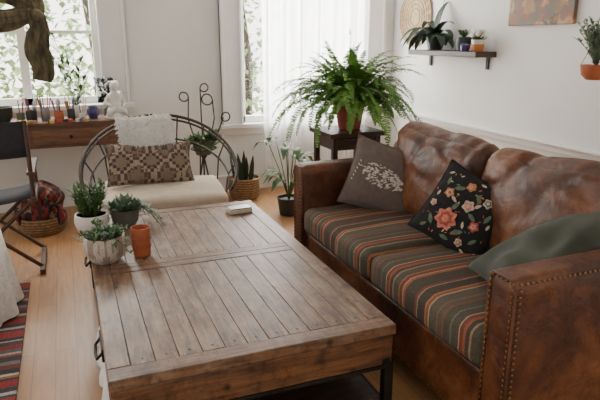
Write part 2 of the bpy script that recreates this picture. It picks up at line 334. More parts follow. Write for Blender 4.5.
# ---------------------------------------------------------------- room
WY=5.4; WX=3.18; H=2.7
box('floor',(.4,2.2,-.05),(6.4,6.6,.1),M_floor,bevel=0)
box('ceiling',(.4,2.55,H+.05),(6.4,6.1,.1),M_wall,bevel=0)
w1=(-1.15,.30,.90,2.35); w2=(1.55,2.86,.66,2.4)
def wallpiece(mb,x0,x1,z0,z1): mb.box(((x0+x1)/2,WY+.08,(z0+z1)/2),(x1-x0,.16,z1-z0))
mb=MB().m(M_wall)
wallpiece(mb,-2.8,w1[0],0,H); wallpiece(mb,w1[0],w1[1],0,w1[2]); wallpiece(mb,w1[0],w1[1],w1[3],H); wallpiece(mb,w1[1],w2[0],0,H)
wallpiece(mb,w2[0],w2[1],0,w2[2]); wallpiece(mb,w2[0],w2[1],w2[3],H); wallpiece(mb,w2[1],WX+.1,0,H)
mb.obj('wall_back',smooth=False)
MB().m(M_wall).box((WX+.08,2.45,H/2),(.16,5.9,H)).obj('wall_right',smooth=False)
def window(name,w,cas,mull,bars):
    g=G(name,((w[0]+w[1])/2,WY,w[2])); ox,oz=(w[0]+w[1])/2,w[2]
    W=w[1]-w[0]; Hh=w[3]-w[2]
    mb=MB().m(M_trim)
    for sx in(-1,1):
        c=cas
        mb.box((sx*(W/2+c/2),-.02,Hh/2),(c,.04,Hh+.0)); mb.box((sx*(W/2+c-.015),-.03,Hh/2),(.03,.06,Hh)); mb.box((sx*(W/2+.012),-.028,Hh/2),(.024,.055,Hh))
        mb.box((sx*(W/2-.025),.07,Hh/2),(.05,.05,Hh))
    mb.box((0,-.02,Hh+cas/2),(W+2*cas,.045,cas)); mb.box((0,-.03,-.02),(W+2*cas+.06,.1,.04)); mb.box((0,-.012,-.075),(W+2*cas,.024,.07))
    mb.box((0,.07,.03),(W,.05,.06)); mb.box((0,.07,Hh-.03),(W,.05,.06))
    for x in mull: mb.box((x-ox,.07,Hh/2),(.07,.05,Hh))
    for z in bars: mb.box((0,.07,z-oz),(W,.03,.03))
    mb.obj('frame',g,bevel=.004)
    MB().m(M_glass).box((0,.08,Hh/2),(W,.006,Hh)).obj('pane',g,smooth=False)
window('window_1',w1,.22,[-.30],[1.50])
window('window_2',w2,.20,[2.2],[])
mb=MB().m(M_trim); mb.box((.2,WY-.012,.08),(6,.024,.16)); mb.box((.2,WY-.018,.15),(6,.036,.02)); mb.obj('baseboard_back',bevel=.003)
mb=MB().m(M_trim); mb.box((WX-.012,2.45,.08),(.024,5.9,.16)); mb.obj('baseboard_right',bevel=.003)
mb=MB().m(M_trim); mb.box((WX-.015,2.45,.70),(.03,5.88,.05)); mb.box((WX-.03,2.45,.73),(.06,5.88,.018)); mb.obj('trim_1',bevel=.004)
def curtain(name,x0,x1,y,z0,z1,mat,folds,amp,n=160,m=14,flare=0):
    vs=[];fs=[]
    for i in range(n+1):
        u=i/n
        for j in range(m+1):
            v=j/m; z=z1+(z0-z1)*v
            ph=u*folds*2*math.pi
            xx=x0+(x1-x0)*u
            vs.append((xx+.02*math.sin(ph*.5+v*2)+flare*(u-.5)*v, y+amp*(.6+.6*v)*math.sin(ph)+.3*amp*math.sin(ph*2.3+v*3), z+.01*math.sin(ph)))
    for i in range(n):
        for j in range(m): a=i*(m+1)+j; fs.append((a,a+m+1,a+m+2,a+1))
    mb=MB().m(mat); mb.add(vs,fs); return mb.obj(name,ang=180)
g=G('sheer_curtain',(2.2,5.25,0))
c=curtain('cloth',-.50,.62,0,.12,2.42,M_sheer,13,.03); c.parent=g
MB().m(M_metal).tube([(-.75,0,2.44),(.78,0,2.44)],.012).obj('rod',g)
# garden outside
mb=MB().m(M_outleaf)
for k in range(5200):
    ang=random.random()*6.28; cx=random.choice([-1.9,-.9,-.3,.6,2.2,3.4]); 
    p=Vector((cx+random.gauss(0,.55),9.5+random.gauss(0,.5),random.uniform(-.8,3.2)))
    if random.random()<.25: p.z=random.uniform(-.8,.8)
    d=Vector((random.gauss(0,1),random.gauss(0,1),random.gauss(0,1))).normalized()*.13
    mb.leaf([p,p+d*.5,p+d],[.02,.11,.01])
mb.m(M_dwood)
for cx in(-1.4,.4,2.8): mb.tube([(cx,9.6,-1),(cx+.1,9.6,1),(cx-.1,9.7,3)],[.09,.07,.03])
mb.obj('garden_trees')
# ---------------------------------------------------------------- sofa
g=G('leather_sofa',(1.6,2.175,0))
L=1.85
softbox('base',(.78,L-.02,.25),.02,M_leather,g,(.01,0,.235),cuts=14)
for sy,nm in((-1,'arm_near'),(1,'arm_far')):
    softbox(nm,(.83,.125,.64),.028,M_leather,g,(.01,sy*(L/2-.062),.43),puff=(0,.012,.008),amp=.004,cuts=20,seed=sy)
softbox('back_frame',(.13,L-.02,.74),.05,M_leather,g,(.365,0,.49),amp=.006,cuts=20)
def sst(x): x=max(0,min(1,x)); return x*x*(3-2*x)
for k,sy in enumerate((-1,1)):
    def crease(w,q,sd=k):
        f=noise.noise(Vector((w.y*3.0+w.z*2.2+sd*9,w.z*4.5-w.y*1.2,sd*5)))
        rd=sst(1-abs(f)*3.6)
        f2=noise.noise(Vector((w.y*5.0-w.z*3+sd*4,w.z*8+w.y*1.5,3+sd*5)))
        r2=sst(1-abs(f2)*4.0)
        wt=.35+.65*sst((q.z+.4)/1.2)
        if q.x<.2: w.x+=.012*rd*wt+.0035*r2
        if q.z>.4: w.z-=.006*rd
        w.z-= .022*max(0,q.z)*(.5+.5*math.sin(q.y*2.6+sd*1.7+.6))
        return w
    softbox('back_cushion_%d'%(k+1),(.20,.80,.52),.085,M_leather,g,(.235,sy*.402,.712),(0,rad(13),0),puff=(.060,.0,.03),amp=.012,freq=4,cuts=60,seed=k+2,fn=crease)
    softbox('seat_cushion_%d'%(k+1),(.74,.80,.155),.045,M_kilimseat,g,(-.035,sy*.402,.435),puff=(.01,0,.018),amp=.006,freq=5,cuts=22,seed=k+5)
mb=MB().m(M_brass)
nh=lambda x,y,z,ax: mb.sphere((x,y,z),tuple(.004 if a==ax else .005 for a in 'xyz'),6,4)
xf=-.406
for sy in(-1,1):
    yc=sy*(L/2-.062)
    for i in range(30):
        z=.14+i*.0205
        if z<.735: nh(xf,yc-.05,z,'x'); nh(xf,yc+.05,z,'x')
    for i in range(5): nh(xf,yc-.04+i*.02,.735,'x')
for i in range(30): nh(-.385,-(L/2)-.001,.14+i*.0205,'y') if .14+i*.0205<.74 else None
for i in range(38): nh(-.385+i*.021,-(L/2)-.001,.735,'y')
for i in range(80): nh(-.383,-.80+i*.0203,.13,'x')
mb.obj('nailheads',g)
mb=MB().m(M_leather)
for sy in(-1,1):
    yc=sy*(L/2-.062)
    mb.tube([(-.4,yc-.058,.12),(-.402,yc-.058,.7),(-.402,yc-.045,.742),(-.402,yc+.045,.742),(-.402,yc+.058,.7),(-.4,yc+.058,.12)],.005,6)
mb.obj('welting',g)
mb=MB().m(M_dwoodz)
for x in(-.33,.36):
    for y in(-.86,.86): mb.box((x,y,.06),(.07,.07,.12))
mb.obj('feet',g,bevel=.004)
# sofa pillows
def place(name,w,h,t,mat,loc,normal,roll,**k):
    n=Vector(normal).normalized(); up=Vector((0,0,1)); x=up.cross(n).normalized(); y=n.cross(x)
    R=Matrix((x,y,n)).transposed()@Matrix.Rotation(roll,3,'Z')
    return pillow(name,w,h,t,mat,loc,R.to_euler(),**k)
def feather(mb,w=.42,h=.40,t=.15):
    mb.m(M_lace)
    rnd=random.Random(4)
    def dash(x,y,an,L_,W_):
        c,s=math.cos(an),math.sin(an)
        decal(mb,[(x+(a*c-b_*s),y+(a*s+b_*c)) for a,b_ in((-L_*.6,0),(-L_*.2,W_),(L_*.4,W_*.7),(L_*.7,0),(L_*.4,-W_*.7),(-L_*.2,-W_))],w,h,t,.009)
    for k in range(230):
        u=rnd.uniform(-1,1); y0=rnd.uniform(-1,1)
        if u*u+y0*y0*.9>1: continue
        x=u*.125; y=-.01+y0*.055*(1-.25*u)-.02*u
        dash(x,y,rad(-25)*(1 if y0>0 else -1)+rnd.uniform(-.3,.3)+.2,rnd.uniform(.010,.018),rnd.uniform(.0022,.0046))
    for i in range(15): dash(-.14+i*.02,.002-.02*(-.14+i*.02)/.125,-.1,.015,.003)
    for s_ in(-1,1):
        for i in range(6): dash(s_*(.150+.004*i),.05-i*.022,rad(90-s_*30),.012,.003)
place('lace_throw_pillow',.42,.40,.15,M_grey,(1.62,2.79,.685),(-.45,-.85,.40),rad(-16),seed=3,amp=.006,extra=feather)
def flowers(mb,w=.38,h=.37,t=.13):
    def fl(cx,cy,R,n,m1,m2,m3):
        for kk,(rr,mt,off) in enumerate(((R,m1,.009),(R*.66,m2,.012),(R*.36,m3,.015),(R*.18,m1,.017))):
            mb.m(mt); pts=[]
            for q in range(n*4): a=2*math.pi*q/(n*4)+kk; r_=rr*(.86+.14*math.cos(n*a)); pts.append((cx+r_*math.cos(a),cy+r_*math.sin(a)))
            decal(mb,pts,w,h,t,off)
    def lf(cx,cy,an,l,mt):
        c,s=math.cos(an),math.sin(an); mb.m(mt)
        decal(mb,[(cx+a*c-b_*s,cy+a*s+b_*c) for a,b_ in((-l/2,0),(-l*.15,l*.2),(l*.25,l*.15),(l/2,0),(l*.25,-l*.15),(-l*.15,-l*.2))],w,h,t,.008)
    fl(-.035,-.065,.056,7,M_pink,M_pinkd,M_pink)
    fl(.02,.035,.030,5,M_creamw,M_pink,M_creamw); fl(-.09,.045,.026,5,M_orw,M_creamw,M_pinkd); fl(.09,-.03,.026,5,M_pinkd,M_pink,M_creamw)
    fl(.085,.09,.024,5,M_creamw,M_greenw,M_creamw); fl(-.02,.115,.024,5,M_orw,M_pink,M_creamw); fl(.07,-.125,.020,5,M_creamw,M_orw,M_creamw); fl(-.13,-.03,.018,5,M_creamw,M_pink,M_creamw)
    for (x,y,a,l) in((.04,-.09,.6,.06),(-.10,-.10,2.2,.055),(-.03,.005,1.2,.055),(.06,.0,-.4,.05),(-.06,.085,.5,.055),(.04,.085,2.4,.05),(.12,.03,1.4,.05),(-.125,.09,1.8,.045),(.12,-.09,1.0,.045),(.0,-.14,0,.05),(-.12,-.14,.8,.04),(.13,.13,.7,.035)): lf(x,y,a,l,M_greenw)
    for (x,y,a,l) in((.055,.055,.9,.04),(-.055,.03,-.5,.04),(.045,-.05,2,.035),(-.135,.02,1.5,.03),(.02,.15,0,.03),(.14,-.0,1.5,.03),(-.14,.13,.6,.03),(.1,-.15,-.3,.03)): lf(x,y,a,l,M_creamw)
    rnd=random.Random(8)
    for k in range(46):
        x=rnd.uniform(-.155,.155); y=rnd.uniform(-.15,.15); lf(x,y,rnd.uniform(0,6),rnd.uniform(.012,.022),rnd.choice([M_creamw,M_orw,M_greenw,M_pinkd]))
place('floral_kilim_pillow',.38,.37,.13,M_blackwool,(1.64,2.09,.675),(-.72,-.55,.42),rad(-24),seed=5,amp=.004,extra=flowers)
place('green_velvet_pillow',.34,.60,.14,M_green,(1.64,1.535,.70),(-.48,.06,.86),rad(-8),seed=9,amp=.020)
# ---------------------------------------------------------------- coffee table
g=G('wooden_coffee_table',(.53,2.545,0))
TW,TL=1.0,1.81; bw=.075
zc=.43
for s,nm in((-1,'near'),(1,'far')):
    box('top_board_'+nm,(0,s*(TL/2-bw/2),zc),(TW,bw-.001,.04),M_topx,g)
    box('top_board_side_'+('l' if s<0 else 'r'),(s*(TW/2-bw/2),0,zc),(bw-.001,TL-2*bw-.001,.04),M_top,g)
npk=11; pw=(TW-2*bw)/npk; ym=.02
box('cross_1',(0,ym-.028,zc),(TW-2*bw-.002,.053,.039),M_topx,g,.002)
box('cross_2',(0,ym+.028,zc),(TW-2*bw-.002,.053,.039),M_topx,g,.002)
rp=random.Random(5)
for i in range(npk):
    x=-TW/2+bw+pw*(i+.5)
    y0=-TL/2+bw; y1=ym-.056; box('plank_%d'%i,(x,(y0+y1)/2,zc-.0005-rp.random()*.002),(pw-.0018,y1-y0-.003,.039),M_top,g,.0012)
    y0=ym+.056; y1=TL/2-bw; box('plank_b%d'%i,(x,(y0+y1)/2,zc-.0005-rp.random()*.002),(pw-.0018,y1-y0-.003,.039),M_top,g,.0012)
mb=MB().m(M_iron)
for i in range(npk):
    x=-TW/2+bw+pw*(i+.5)
    for y in(-TL/2+bw+.03,ym-.075,ym+.075,TL/2-bw-.03): mb.sphere((x,y,.4495),(.004,.004,.0012),8,4)
mb.obj('nails',g)
for s in(-1,1):
    box('apron_x%d'%s,(0,s*(TL/2-.02),.35),(TW-.02,.03,.118),M_apx,g)
    box('apron_y%d'%s,(s*(TW/2-.02),0,.35),(.03,TL-.07,.118),M_apy,g)
mb=MB().m(M_iron)
for sx in(-1,1):
    for sy in(-1,1):
        mb.box((sx*(TW/2-.02),sy*(TL/2-.02),.156),(.035,.035,.288))
        mb.box((sx*(TW/2-.035),sy*(TL/2-.0035),.30),(.03,.005,.03))
    mb.box((sx*(TW/2-.02),0,.283),(.034,TL-.04,.014)); mb.box((sx*(TW/2-.02),0,.10),(.025,TL-.04,.025))
    for y in(-.5,.45):
        X=sx*(TW/2+.0)
        mb.box((X,y,.36),(.012,.16,.05)); mb.tube([(X,y-.06,.365),(X+sx*.022,y-.055,.34),(X+sx*.026,y,.335),(X+sx*.022,y+.055,.34),(X,y+.06,.365)],.006)
for sy in(-1,1): mb.box((0,sy*(TL/2-.02),.283),(TW-.04,.034,.014)); mb.box((0,sy*(TL/2-.02),.10),(TW-.04,.025,.025))
mb.obj('iron_frame',g,bevel=.002)
box('lower_shelf',(0,0,.115),(TW-.05,TL-.05,.02),M_dwood,g)
def hang(w,q):
    w.x+= -.02*(1-q.z)*.5+.008*math.sin(w.y*40)*(1-q.z); return w
softbox('white_throw_blanket',(.10,.55,.14),.03,M_whitek,None,(.085,2.2,.198),amp=.010,freq=10,fn=hang)
# rugs
box('dark_rug',(.62,2.45,.006),(.95,1.75,.012),M_rug2,bevel=0)
mb=MB().m(M_rug); mb.box((-.98,2.3,.008),(1.32,2.7,.014))
mb.m(M_lace)
for i in range(60): x=-1.62+i*.022; mb.tube([(x,3.65,.01),(x+random.uniform(-.01,.01),3.71,.005)],.003,4)
mb.obj('red_kilim_rug')
# white draped ottoman
g=G('white_draped_ottoman',(-.72,3.35,0))
vs=[];fs=[];n=72
prof=[(0,.44),(.15,.445),(.28,.44),(.315,.42),(.33,.3),(.345,.15),(.36,.03)]
for i,(r_,z) in enumerate(prof):
    for k in range(n):
        q=2*math.pi*k/n; ww=1+max(0,(.42-z))*.18*math.sin(q*11)
        sq=1/max(abs(math.cos(q)),abs(math.sin(q)))**.55
        vs.append((r_*ww*math.cos(q)*sq,r_*ww*math.sin(q)*sq,z))
for i in range(len(prof)-1):
    for k in range(n): fs.append((i*n+k,(i+1)*n+k,(i+1)*n+(k+1)%n,i*n+(k+1)%n))
mb=MB().m(M_whitek); mb.add(vs,fs); mb.obj('cloth',g,ang=180)
# ---------------------------------------------------------------- plants on table
def potted(name,loc,prof,matpot,build,rz=0,soil=None):
    mb=MB().m(matpot).lathe(prof)
    if soil: mb.m(M_soil).lathe([(0,soil[1]),(soil[0],soil[1])],seg=24)
    build(mb); return mb.obj(name,None,loc,(0,0,rz))
def rosette(mb,c,n,l,w,mat,elev=(10,80),layers=3):
    mb.m(mat)
    for L_ in range(layers):
        e=elev[0]+(elev[1]-elev[0])*L_/max(1,layers-1)
        for k in range(n):
            a=2*math.pi*(k+.5*L_)/n; ll=l*(1-.22*L_)
            d=Vector((math.cos(a)*math.cos(rad(e)),math.sin(a)*math.cos(rad(e)),math.sin(rad(e))))
            p=Vector(c); mb.leaf([p,p+d*ll*.4,p+d*ll*.8+Vector((0,0,.1*ll)),p+d*ll+Vector((0,0,.2*ll))],[w*.5,w,w*.8,w*.1])
def sprig(mb,c,d,l,mat,nl,lw,ll,sag=.3,stemr=.002):
    p=Vector(c); d=Vector(d).normalized(); pts=[]
    for i in range(9):
        t=i/8; pts.append(p+d*l*t+Vector((0,0,-sag*l*t*t)))
    mb.m(mat).tube(pts,stemr,4)
    for k in range(nl):
        t=(k+1)/nl; i=min(7,int(t*8)); q=pts[i].lerp(pts[i+1],t*8-i if t<1 else 1)
        a=random.random()*6.28
        e=Vector((math.cos(a),math.sin(a),random.uniform(-.2,.7)))*ll+d*ll*.5
        mb.leaf([q,q+e*.5,q+e],[lw*.3,lw,lw*.1])
bowl=lambda r,h,lip=.004:[(r*.62,0),(r*.85,h*.2),(r,h*.55),(r*.97,h*.85),(r*.92,h),(r*.88,h),(r*.86,h*.85)]
def b1(mb):
    for k in range(6): 
        a=k*1.05; rosette(mb,(.05*math.cos(a),.05*math.sin(a),.115),7,.05,.02,M_succ if k%2 else M_sage)
    for k in range(18):
        a=random.random()*6.28; sprig(mb,(.04*math.cos(a),.04*math.sin(a),.11),(math.cos(a)*.8,math.sin(a)*.8,random.uniform(.2,1.6)),random.uniform(.06,.16),M_leaf if k%2 else M_sage,9,.016,.025,.6)
potted('potted_succulent',(.095,2.69,.45),bowl(.095,.125),M_patpot,b1,soil=(.083,.11))
def b2(mb):
    for k in range(34):
        a=random.random()*6.28; r_=random.random()*.05
        sprig(mb,(r_*math.cos(a),r_*math.sin(a),.09),(math.cos(a)*.35,math.sin(a)*.35,1.2),random.uniform(.10,.20),M_leaf,14,.014,.03,.1)
potted('potted_basil',(.06,3.16,.45),bowl(.09,.10),M_white,b2,soil=(.078,.09))
def b3(mb):
    rosette(mb,(0,0,.1),9,.10,.035,M_sage); 
    for k in range(5): a=k*1.3+.4; rosette(mb,(.06*math.cos(a),.06*math.sin(a),.10),7,.06,.022,M_succ)
    for k in range(9):
        a=random.uniform(-.9,1.2); sprig(mb,(.05,0,.1),(math.cos(a),math.sin(a),.35),random.uniform(.1,.16),M_sage,9,.018,.028,.9)
potted('potted_echeveria',(.235,3.20,.45),[(.05,0),(.07,.03),(.08,.09),(.085,.1),(.075,.1),(.073,.09)],M_grpot,b3,soil=(.07,.088))
def b4(mb):
    for k in range(5): a=k*1.3; rosette(mb,(.025*math.cos(a),.025*math.sin(a),.06),6,.045,.018,M_succ)
potted('small_succulent_pot',(.15,2.93,.45),bowl(.055,.065),M_white,b4,soil=(.045,.058))
mb=MB().m(M_terra).lathe([(.036,0),(.040,.005),(.043,.08),(.045,.135),(.045,.14),(.042,.14),(.040,.13),(.036,.02),(0,.015)])
mb.m(M_redpot)
for zz in(.05,.09):
    mb.tube([(.0425*math.cos(q*.2618),.0425*math.sin(q*.2618),zz+.008*(-1)**q) for q in range(24)],.0022,5,True)
mb.obj('terracotta_cup',None,(.262,2.70,.45))
g=G('trinket_box',(.89,3.22,.45),rad(5))
box('case',(0,0,.012),(.14,.085,.024),M_cream,g,.004); box('lid',(0,0,.028),(.13,.078,.008),M_metal,g,.003)
# ---------------------------------------------------------------- lounge chair (wire hoop)
g=G('wire_lounge_chair',(.56,4.02,0),rad(-6))
mb=MB().m(M_ironlight)
ring=lambda rx,ry,z,n=40:[(rx*math.cos(2*math.pi*k/n),ry*math.sin(2*math.pi*k/n),z) for k in range(n)]
mb.tube(ring(.44,.34,.34),.013,8,True); mb.tube(ring(.40,.30,.30),.009,6,True)
def hoop(rx,ry,zb,zt,lean=.1):
    pts=[]
    for k in range(41):
        t=rad(-28+236*k/40); sn=math.sin(t)
        pts.append((rx*math.cos(t),ry*sn+max(0,sn)*lean,zb+(zt-zb)*max(-.2,sn)**1 if sn>0 else zb+(zt-zb)*sn*.9))
    return pts
h1=hoop(.53,.36,.58,.89,.12); h2=hoop(.47,.35,.50,.72,.08); h3=hoop(.52,.36,.56,.86,.12)
mb.tube(h1,.011,8); mb.tube(h2,.008,6); mb.tube(h3,.008,6)
for k in range(1,40,4):
    t=rad(-28+236*k/40); mb.tube([(.44*math.cos(t),.34*math.sin(t),.34),h2[k],h1[k]],.0055,6)
for x in(-.33,.33):
    for y in(-.24,.24): mb.tube([(x,y,.34),(x*1.1,y*1.15,.15),(x*1.2,y*1.3,0)],.012)
mb.tube([(-.36,-.27,.16),(0,0,.2),(.36,.27,.16)],.006); mb.tube([(.36,-.27,.16),(0,0,.2),(-.36,.27,.16)],.006)
for x in(-.25,-.12,0,.12,.25): mb.tube([(x,-.27,.335),(x,.27,.335)],.005,6)
mb.obj('wire_frame',g)
softbox('seat_cushion',(.84,.62,.10),.04,M_cream,g,(0,-.02,.40),puff=(0,0,.02),amp=.005)
place('geometric_kilim_pillow',.60,.30,.14,M_kchair,(.50,4.11,.60),(.02,-.9,.45),rad(-2),seed=12)
def tuft(mb):
    mb.m(M_whitek); rnd=random.Random(2)
    for k in range(1800):
        x=rnd.uniform(-.185,.185); y=rnd.uniform(-.14,.14); z=pz(x,y,.38,.30,.17)
        d=Vector((rnd.gauss(0,1)+x*5,rnd.gauss(0,1)-.6,rnd.uniform(.2,1.0))).normalized()*rnd.uniform(.018,.036)
        p_=Vector((x,y,z)); mb.leaf([p_,p_+d*.6,p_+d+Vector((0,-.006,-.004))],[.006,.009,.003])
place('white_fringed_pillow',.38,.30,.17,M_whitek,(.50,4.23,.775),(.05,-.9,.35),rad(3),seed=14,amp=.012,extra=tuft)
# ---------------------------------------------------------------- desk
g=G('wooden_desk',(-.45,5.12,0))
box('top',(0,0,.80),(1.86,.44,.03),M_desk,g); box('apron',(0,-.19,.70),(1.80,.03,.17),M_desk,g)
box('drawer_front',(.45,-.207,.70),(.55,.012,.12),M_desk,g)
mb=MB().m(M_chairw)
for x in(-.87,.87):
    for y in(-.18,.18): mb.box((x,y,.392),(.06,.05,.785))
mb.obj('legs',g,bevel=.004)
MB().m(M_iron).sphere((.45,-.225,.70),.014).obj('knob',g)
DZ=.815
g=G('art_supplies',(-.15,5.02,DZ))
cols=[simple('pen_%d'%i,c,.5) for i,c in enumerate([(.4,.05,.04),(.5,.35,.1),(.05,.1,.3),(.6,.55,.45),(.03,.03,.03),(.25,.12,.05)])]
mb=MB()
for j,(x,y,r_,h,mt) in enumerate([(-.12,.0,.04,.09,M_blackpot),(-.02,.02,.035,.10,M_metal),(.08,-.03,.035,.08,M_terra),(.17,-.01,.03,.09,M_blackpot),(-.20,.03,.030,.07,M_grpot),(.25,-.04,.028,.06,M_white)]):
    mb.m(mt).lathe([(r_*.9,0),(r_,h*.1),(r_,h),(r_*.9,h),(r_*.88,.01),(0,.01)],(x,y,0),20)
    for k in range(9 if j<4 else 3):
        a=random.random()*6.28; q=Vector((x+r_*.5*math.cos(a),y+r_*.5*math.sin(a),.02)); e=Vector((math.cos(a)*.2,math.sin(a)*.12,1)).normalized()*random.uniform(.13,.2)
        mb.m(random.choice(cols)).tube([q,q+e],.0035,6)
for k in range(12):
    mb.m(random.choice(cols)); x=random.uniform(-.2,.3); mb.box((x,-.12+random.uniform(-.02,.03),.012),(.07,.03,.024),(0,0,random.random()*3))
mb.obj('jars_and_brushes',g)
mb=MB().m(M_blackpot).lathe([(.05,0),(.075,.04),(.08,.11),(.085,.12),(.075,.12),(.07,.1),(0,.1)]); mb.obj('black_planter',None,(-.48,5.05,DZ))
mb=MB().m(M_blue).lathe([(.03,0),(.045,.03),(.05,.06),(.035,.09),(.038,.10),(.03,.1),(.025,.08),(0,.08)]); mb.obj('indigo_vase',None,(.19,5.08,DZ))
mb=MB().m(M_white).lathe([(.03,0),(.04,.04),(.03,.08),(.022,.10),(.018,.1),(0,.09)])
for (dx,dz,l) in((-.2,1,.62),(-.08,1,.5),(.15,1,.42),(-.3,1,.42),(.3,1,.3)): sprig(mb,(0,0,.08),(dx,.0,dz),l,M_leaf,20,.03,.06,.05)
mb.obj('vase_with_branches',None,(.07,5.17,DZ))
mb=MB().m(M_grpot).lathe([(.03,0),(.04,.05),(.03,.07),(0,.06)])
for k in range(7): a=k*.9; sprig(mb,(0,0,.06),(.35*math.cos(a),.3*math.sin(a),1.4),.26,M_darkleaf,12,.03,.04,.1)
mb.obj('small_potted_shrub',None,(.31,5.20,DZ))
def skin(name,verts,edges,radii,mat,parent=None,loc=(0,0,0),root=0,sub=2):
    me=bpy.data.meshes.new(name); me.from_pydata(verts,edges,[]); me.materials.append(mat)
    o=bpy.data.objects.new(name,me); C.objects.link(o); o.location=loc
    if parent:o.parent=parent
    md=o.modifiers.new('k','SKIN'); 
    for i,r_ in enumerate(radii): me.skin_vertices[0].data[i].radius=(r_,r_) if not isinstance(r_,tuple) else r_
    me.skin_vertices[0].data[root].use_root=True; md.use_smooth_shade=True
    md=o.modifiers.new('u','SUBSURF'); md.levels=sub; md.render_levels=sub; return o
g=G('white_cherub_statuette',(.36,5.01,DZ),rad(10))
skin('figure',[(0,0,.07),(0,0,.13),(0,-.005,.185),(0,-.01,.215),(0,-.02,.25),(-.045,0,.175),(-.075,-.01,.125),(-.04,-.06,.105),(.045,0,.175),(.075,-.01,.125),(.045,-.06,.10),(-.06,-.07,.07),(-.07,-.06,.02),(.06,-.07,.07),(.075,-.05,.02)],
 [(0,1),(1,2),(2,3),(3,4),(2,5),(5,6),(6,7),(2,8),(8,9),(9,10),(0,11),(11,12),(0,13),(13,14)],
 [.05,.045,.035,.018,.034,.022,.018,.012,.022,.018,.012,.026,.018,.026,.018],M_white,g)
mb=MB().m(M_white).lathe([(.085,0),(.09,.01),(.075,.025),(.06,.05),(0,.055)]).sphere((0,-.02,.262),(.036,.04,.042),16,12).sphere((0,-.06,.258),(.006,.008,.008))
for k in range(14): a=k*.45; mb.sphere((.033*math.cos(a),-.012+.033*math.sin(a)*.8+.008,.285+.008*math.sin(k)),.012,8,6)
for s in(-1,1): mb.leaf([(s*.02,.03,.17),(s*.06,.06,.21),(s*.09,.07,.20),(s*.1,.07,.16)],[.02,.05,.05,.01])
mb.obj('base_and_head',g)
# olive scarf drape
g=G('olive_scarf_valance',(-.17,5.22,1.6))
def cloth_rope(pts,rs,name,n=90,seg=80,tw=6):
    pts=[Vector(p) for p in pts]; P=[]; 
    for i in range(n+1):
        t=i/n*(len(pts)-1); k=min(len(pts)-2,int(t)); f=t-k
        a=pts[max(0,k-1)];b_=pts[k];c_=pts[k+1];d_=pts[min(len(pts)-1,k+2)]
        P.append(.5*((2*b_)+(c_-a)*f+(2*a-5*b_+4*c_-d_)*f*f+(3*b_-a-3*c_+d_)*f**3))
    mb=MB().m(M_olive); vs=[];fs=[]
    for i,p_ in enumerate(P):
        t=(P[min(i+1,n)]-P[max(i-1,0)]).normalized(); a=t.cross(Vector((0,1,0))).normalized(); b2_=t.cross(a)
        q=i/n*(len(rs)-1); k=min(len(rs)-2,int(q)); R=rs[k]+(rs[k+1]-rs[k])*(q-k)
        for s in range(seg):
            an=2*math.pi*s/seg; rr=R*(.85+.30*abs(math.sin(an*tw/2+i*.04))+.16*abs(math.sin(an*9-i*.06))+.05*math.sin(i*.35+an*3))
            vs.append(p_+a*math.cos(an)*rr+b2_*math.sin(an)*rr*.55)
    for i in range(n):
        for s in range(seg): fs.append((i*seg+s,i*seg+(s+1)%seg,(i+1)*seg+(s+1)%seg,(i+1)*seg+s))
    fs.append(tuple(range(seg))); fs.append(tuple(n*seg+s for s in range(seg)))
    mb.add(vs,fs); return mb.obj(name,g,ang=50)
cloth_rope([(-.9,0,.22),(-.55,0,.02),(-.25,0,-.02),(.0,-.01,.03),(.03,-.03,-.05)],[.1,.09,.07,.045,.04],'swag')
cloth_rope([(-.45,.0,.45),(-.2,0,.24),(.0,0,.11),(.0,-.03,.0)],[.12,.10,.06,.045],'upper_fall')
cloth_rope([(.0,-.03,.06),(.02,-.03,-.08),(-.01,-.02,-.22),(.02,-.01,-.38),(.0,0,-.48)],[.045,.06,.075,.07,.06],'tail',tw=8)
cloth_rope([(-.9,0,.55),(-.5,0,.33),(-.2,0,.25),(.02,-.0,.45),(.05,0,.7)],[.08,.08,.08,.07,.06],'upper_swag')
MB().m(M_olive).sphere((.01,-.05,.02),(.055,.045,.05),16,12).obj('knot',g)
# ---------------------------------------------------------------- director chair
g=G('folding_director_chair',(-.50,4.02,0),rad(0))
mb=MB().m(M_chairw)
for s in(-1,1):
    mb.tube([(s*.25,-.20,.50),(s*.25,-.22,.98)],.014); 
    mb.box((s*.25,0,.66),(.045,.48,.02)); mb.tube([(s*.25,.2,.50),(s*.25,.2,.65)],.013)
    mb.box((s*.25,0,.49),(.03,.46,.035)); mb.box((s*.25,0,.02),(.03,.48,.035))
for y in(-.19,.19):
    mb.tube([(-.25,y,.49),(.25,y+.03,.03)],.013); mb.tube([(.25,y,.49),(-.25,y+.03,.03)],.013)
mb.obj('wood_frame',g,bevel=.002)
mb=MB().m(M_black); 
n=14;vs=[];fs=[]
for i in range(n+1):
    x=-.26+.52*i/n; q=1-(x/.26)**2
    for z in(.76,.84,.92,.975): vs.append((x,-.215-.05*q,z))
for i in range(n):
    for j in range(3): a=i*4+j; fs.append((a,a+4,a+5,a+1))
mb.add(vs,fs); mb.obj('canvas_back',g,solid=.006,ang=180)
mb=MB().m(M_black); vs=[];fs=[]
for i in range(n+1):
    x=-.25+.5*i/n; q=1-(x/.25)**2
    for y in(-.2,0,.2): vs.append((x,y,.515-.04*q))
for i in range(n):
    for j in range(2): a=i*3+j; fs.append((a,a+3,a+4,a+1))
mb.add(vs,fs); mb.obj('canvas_seat',g,solid=.006,ang=180)
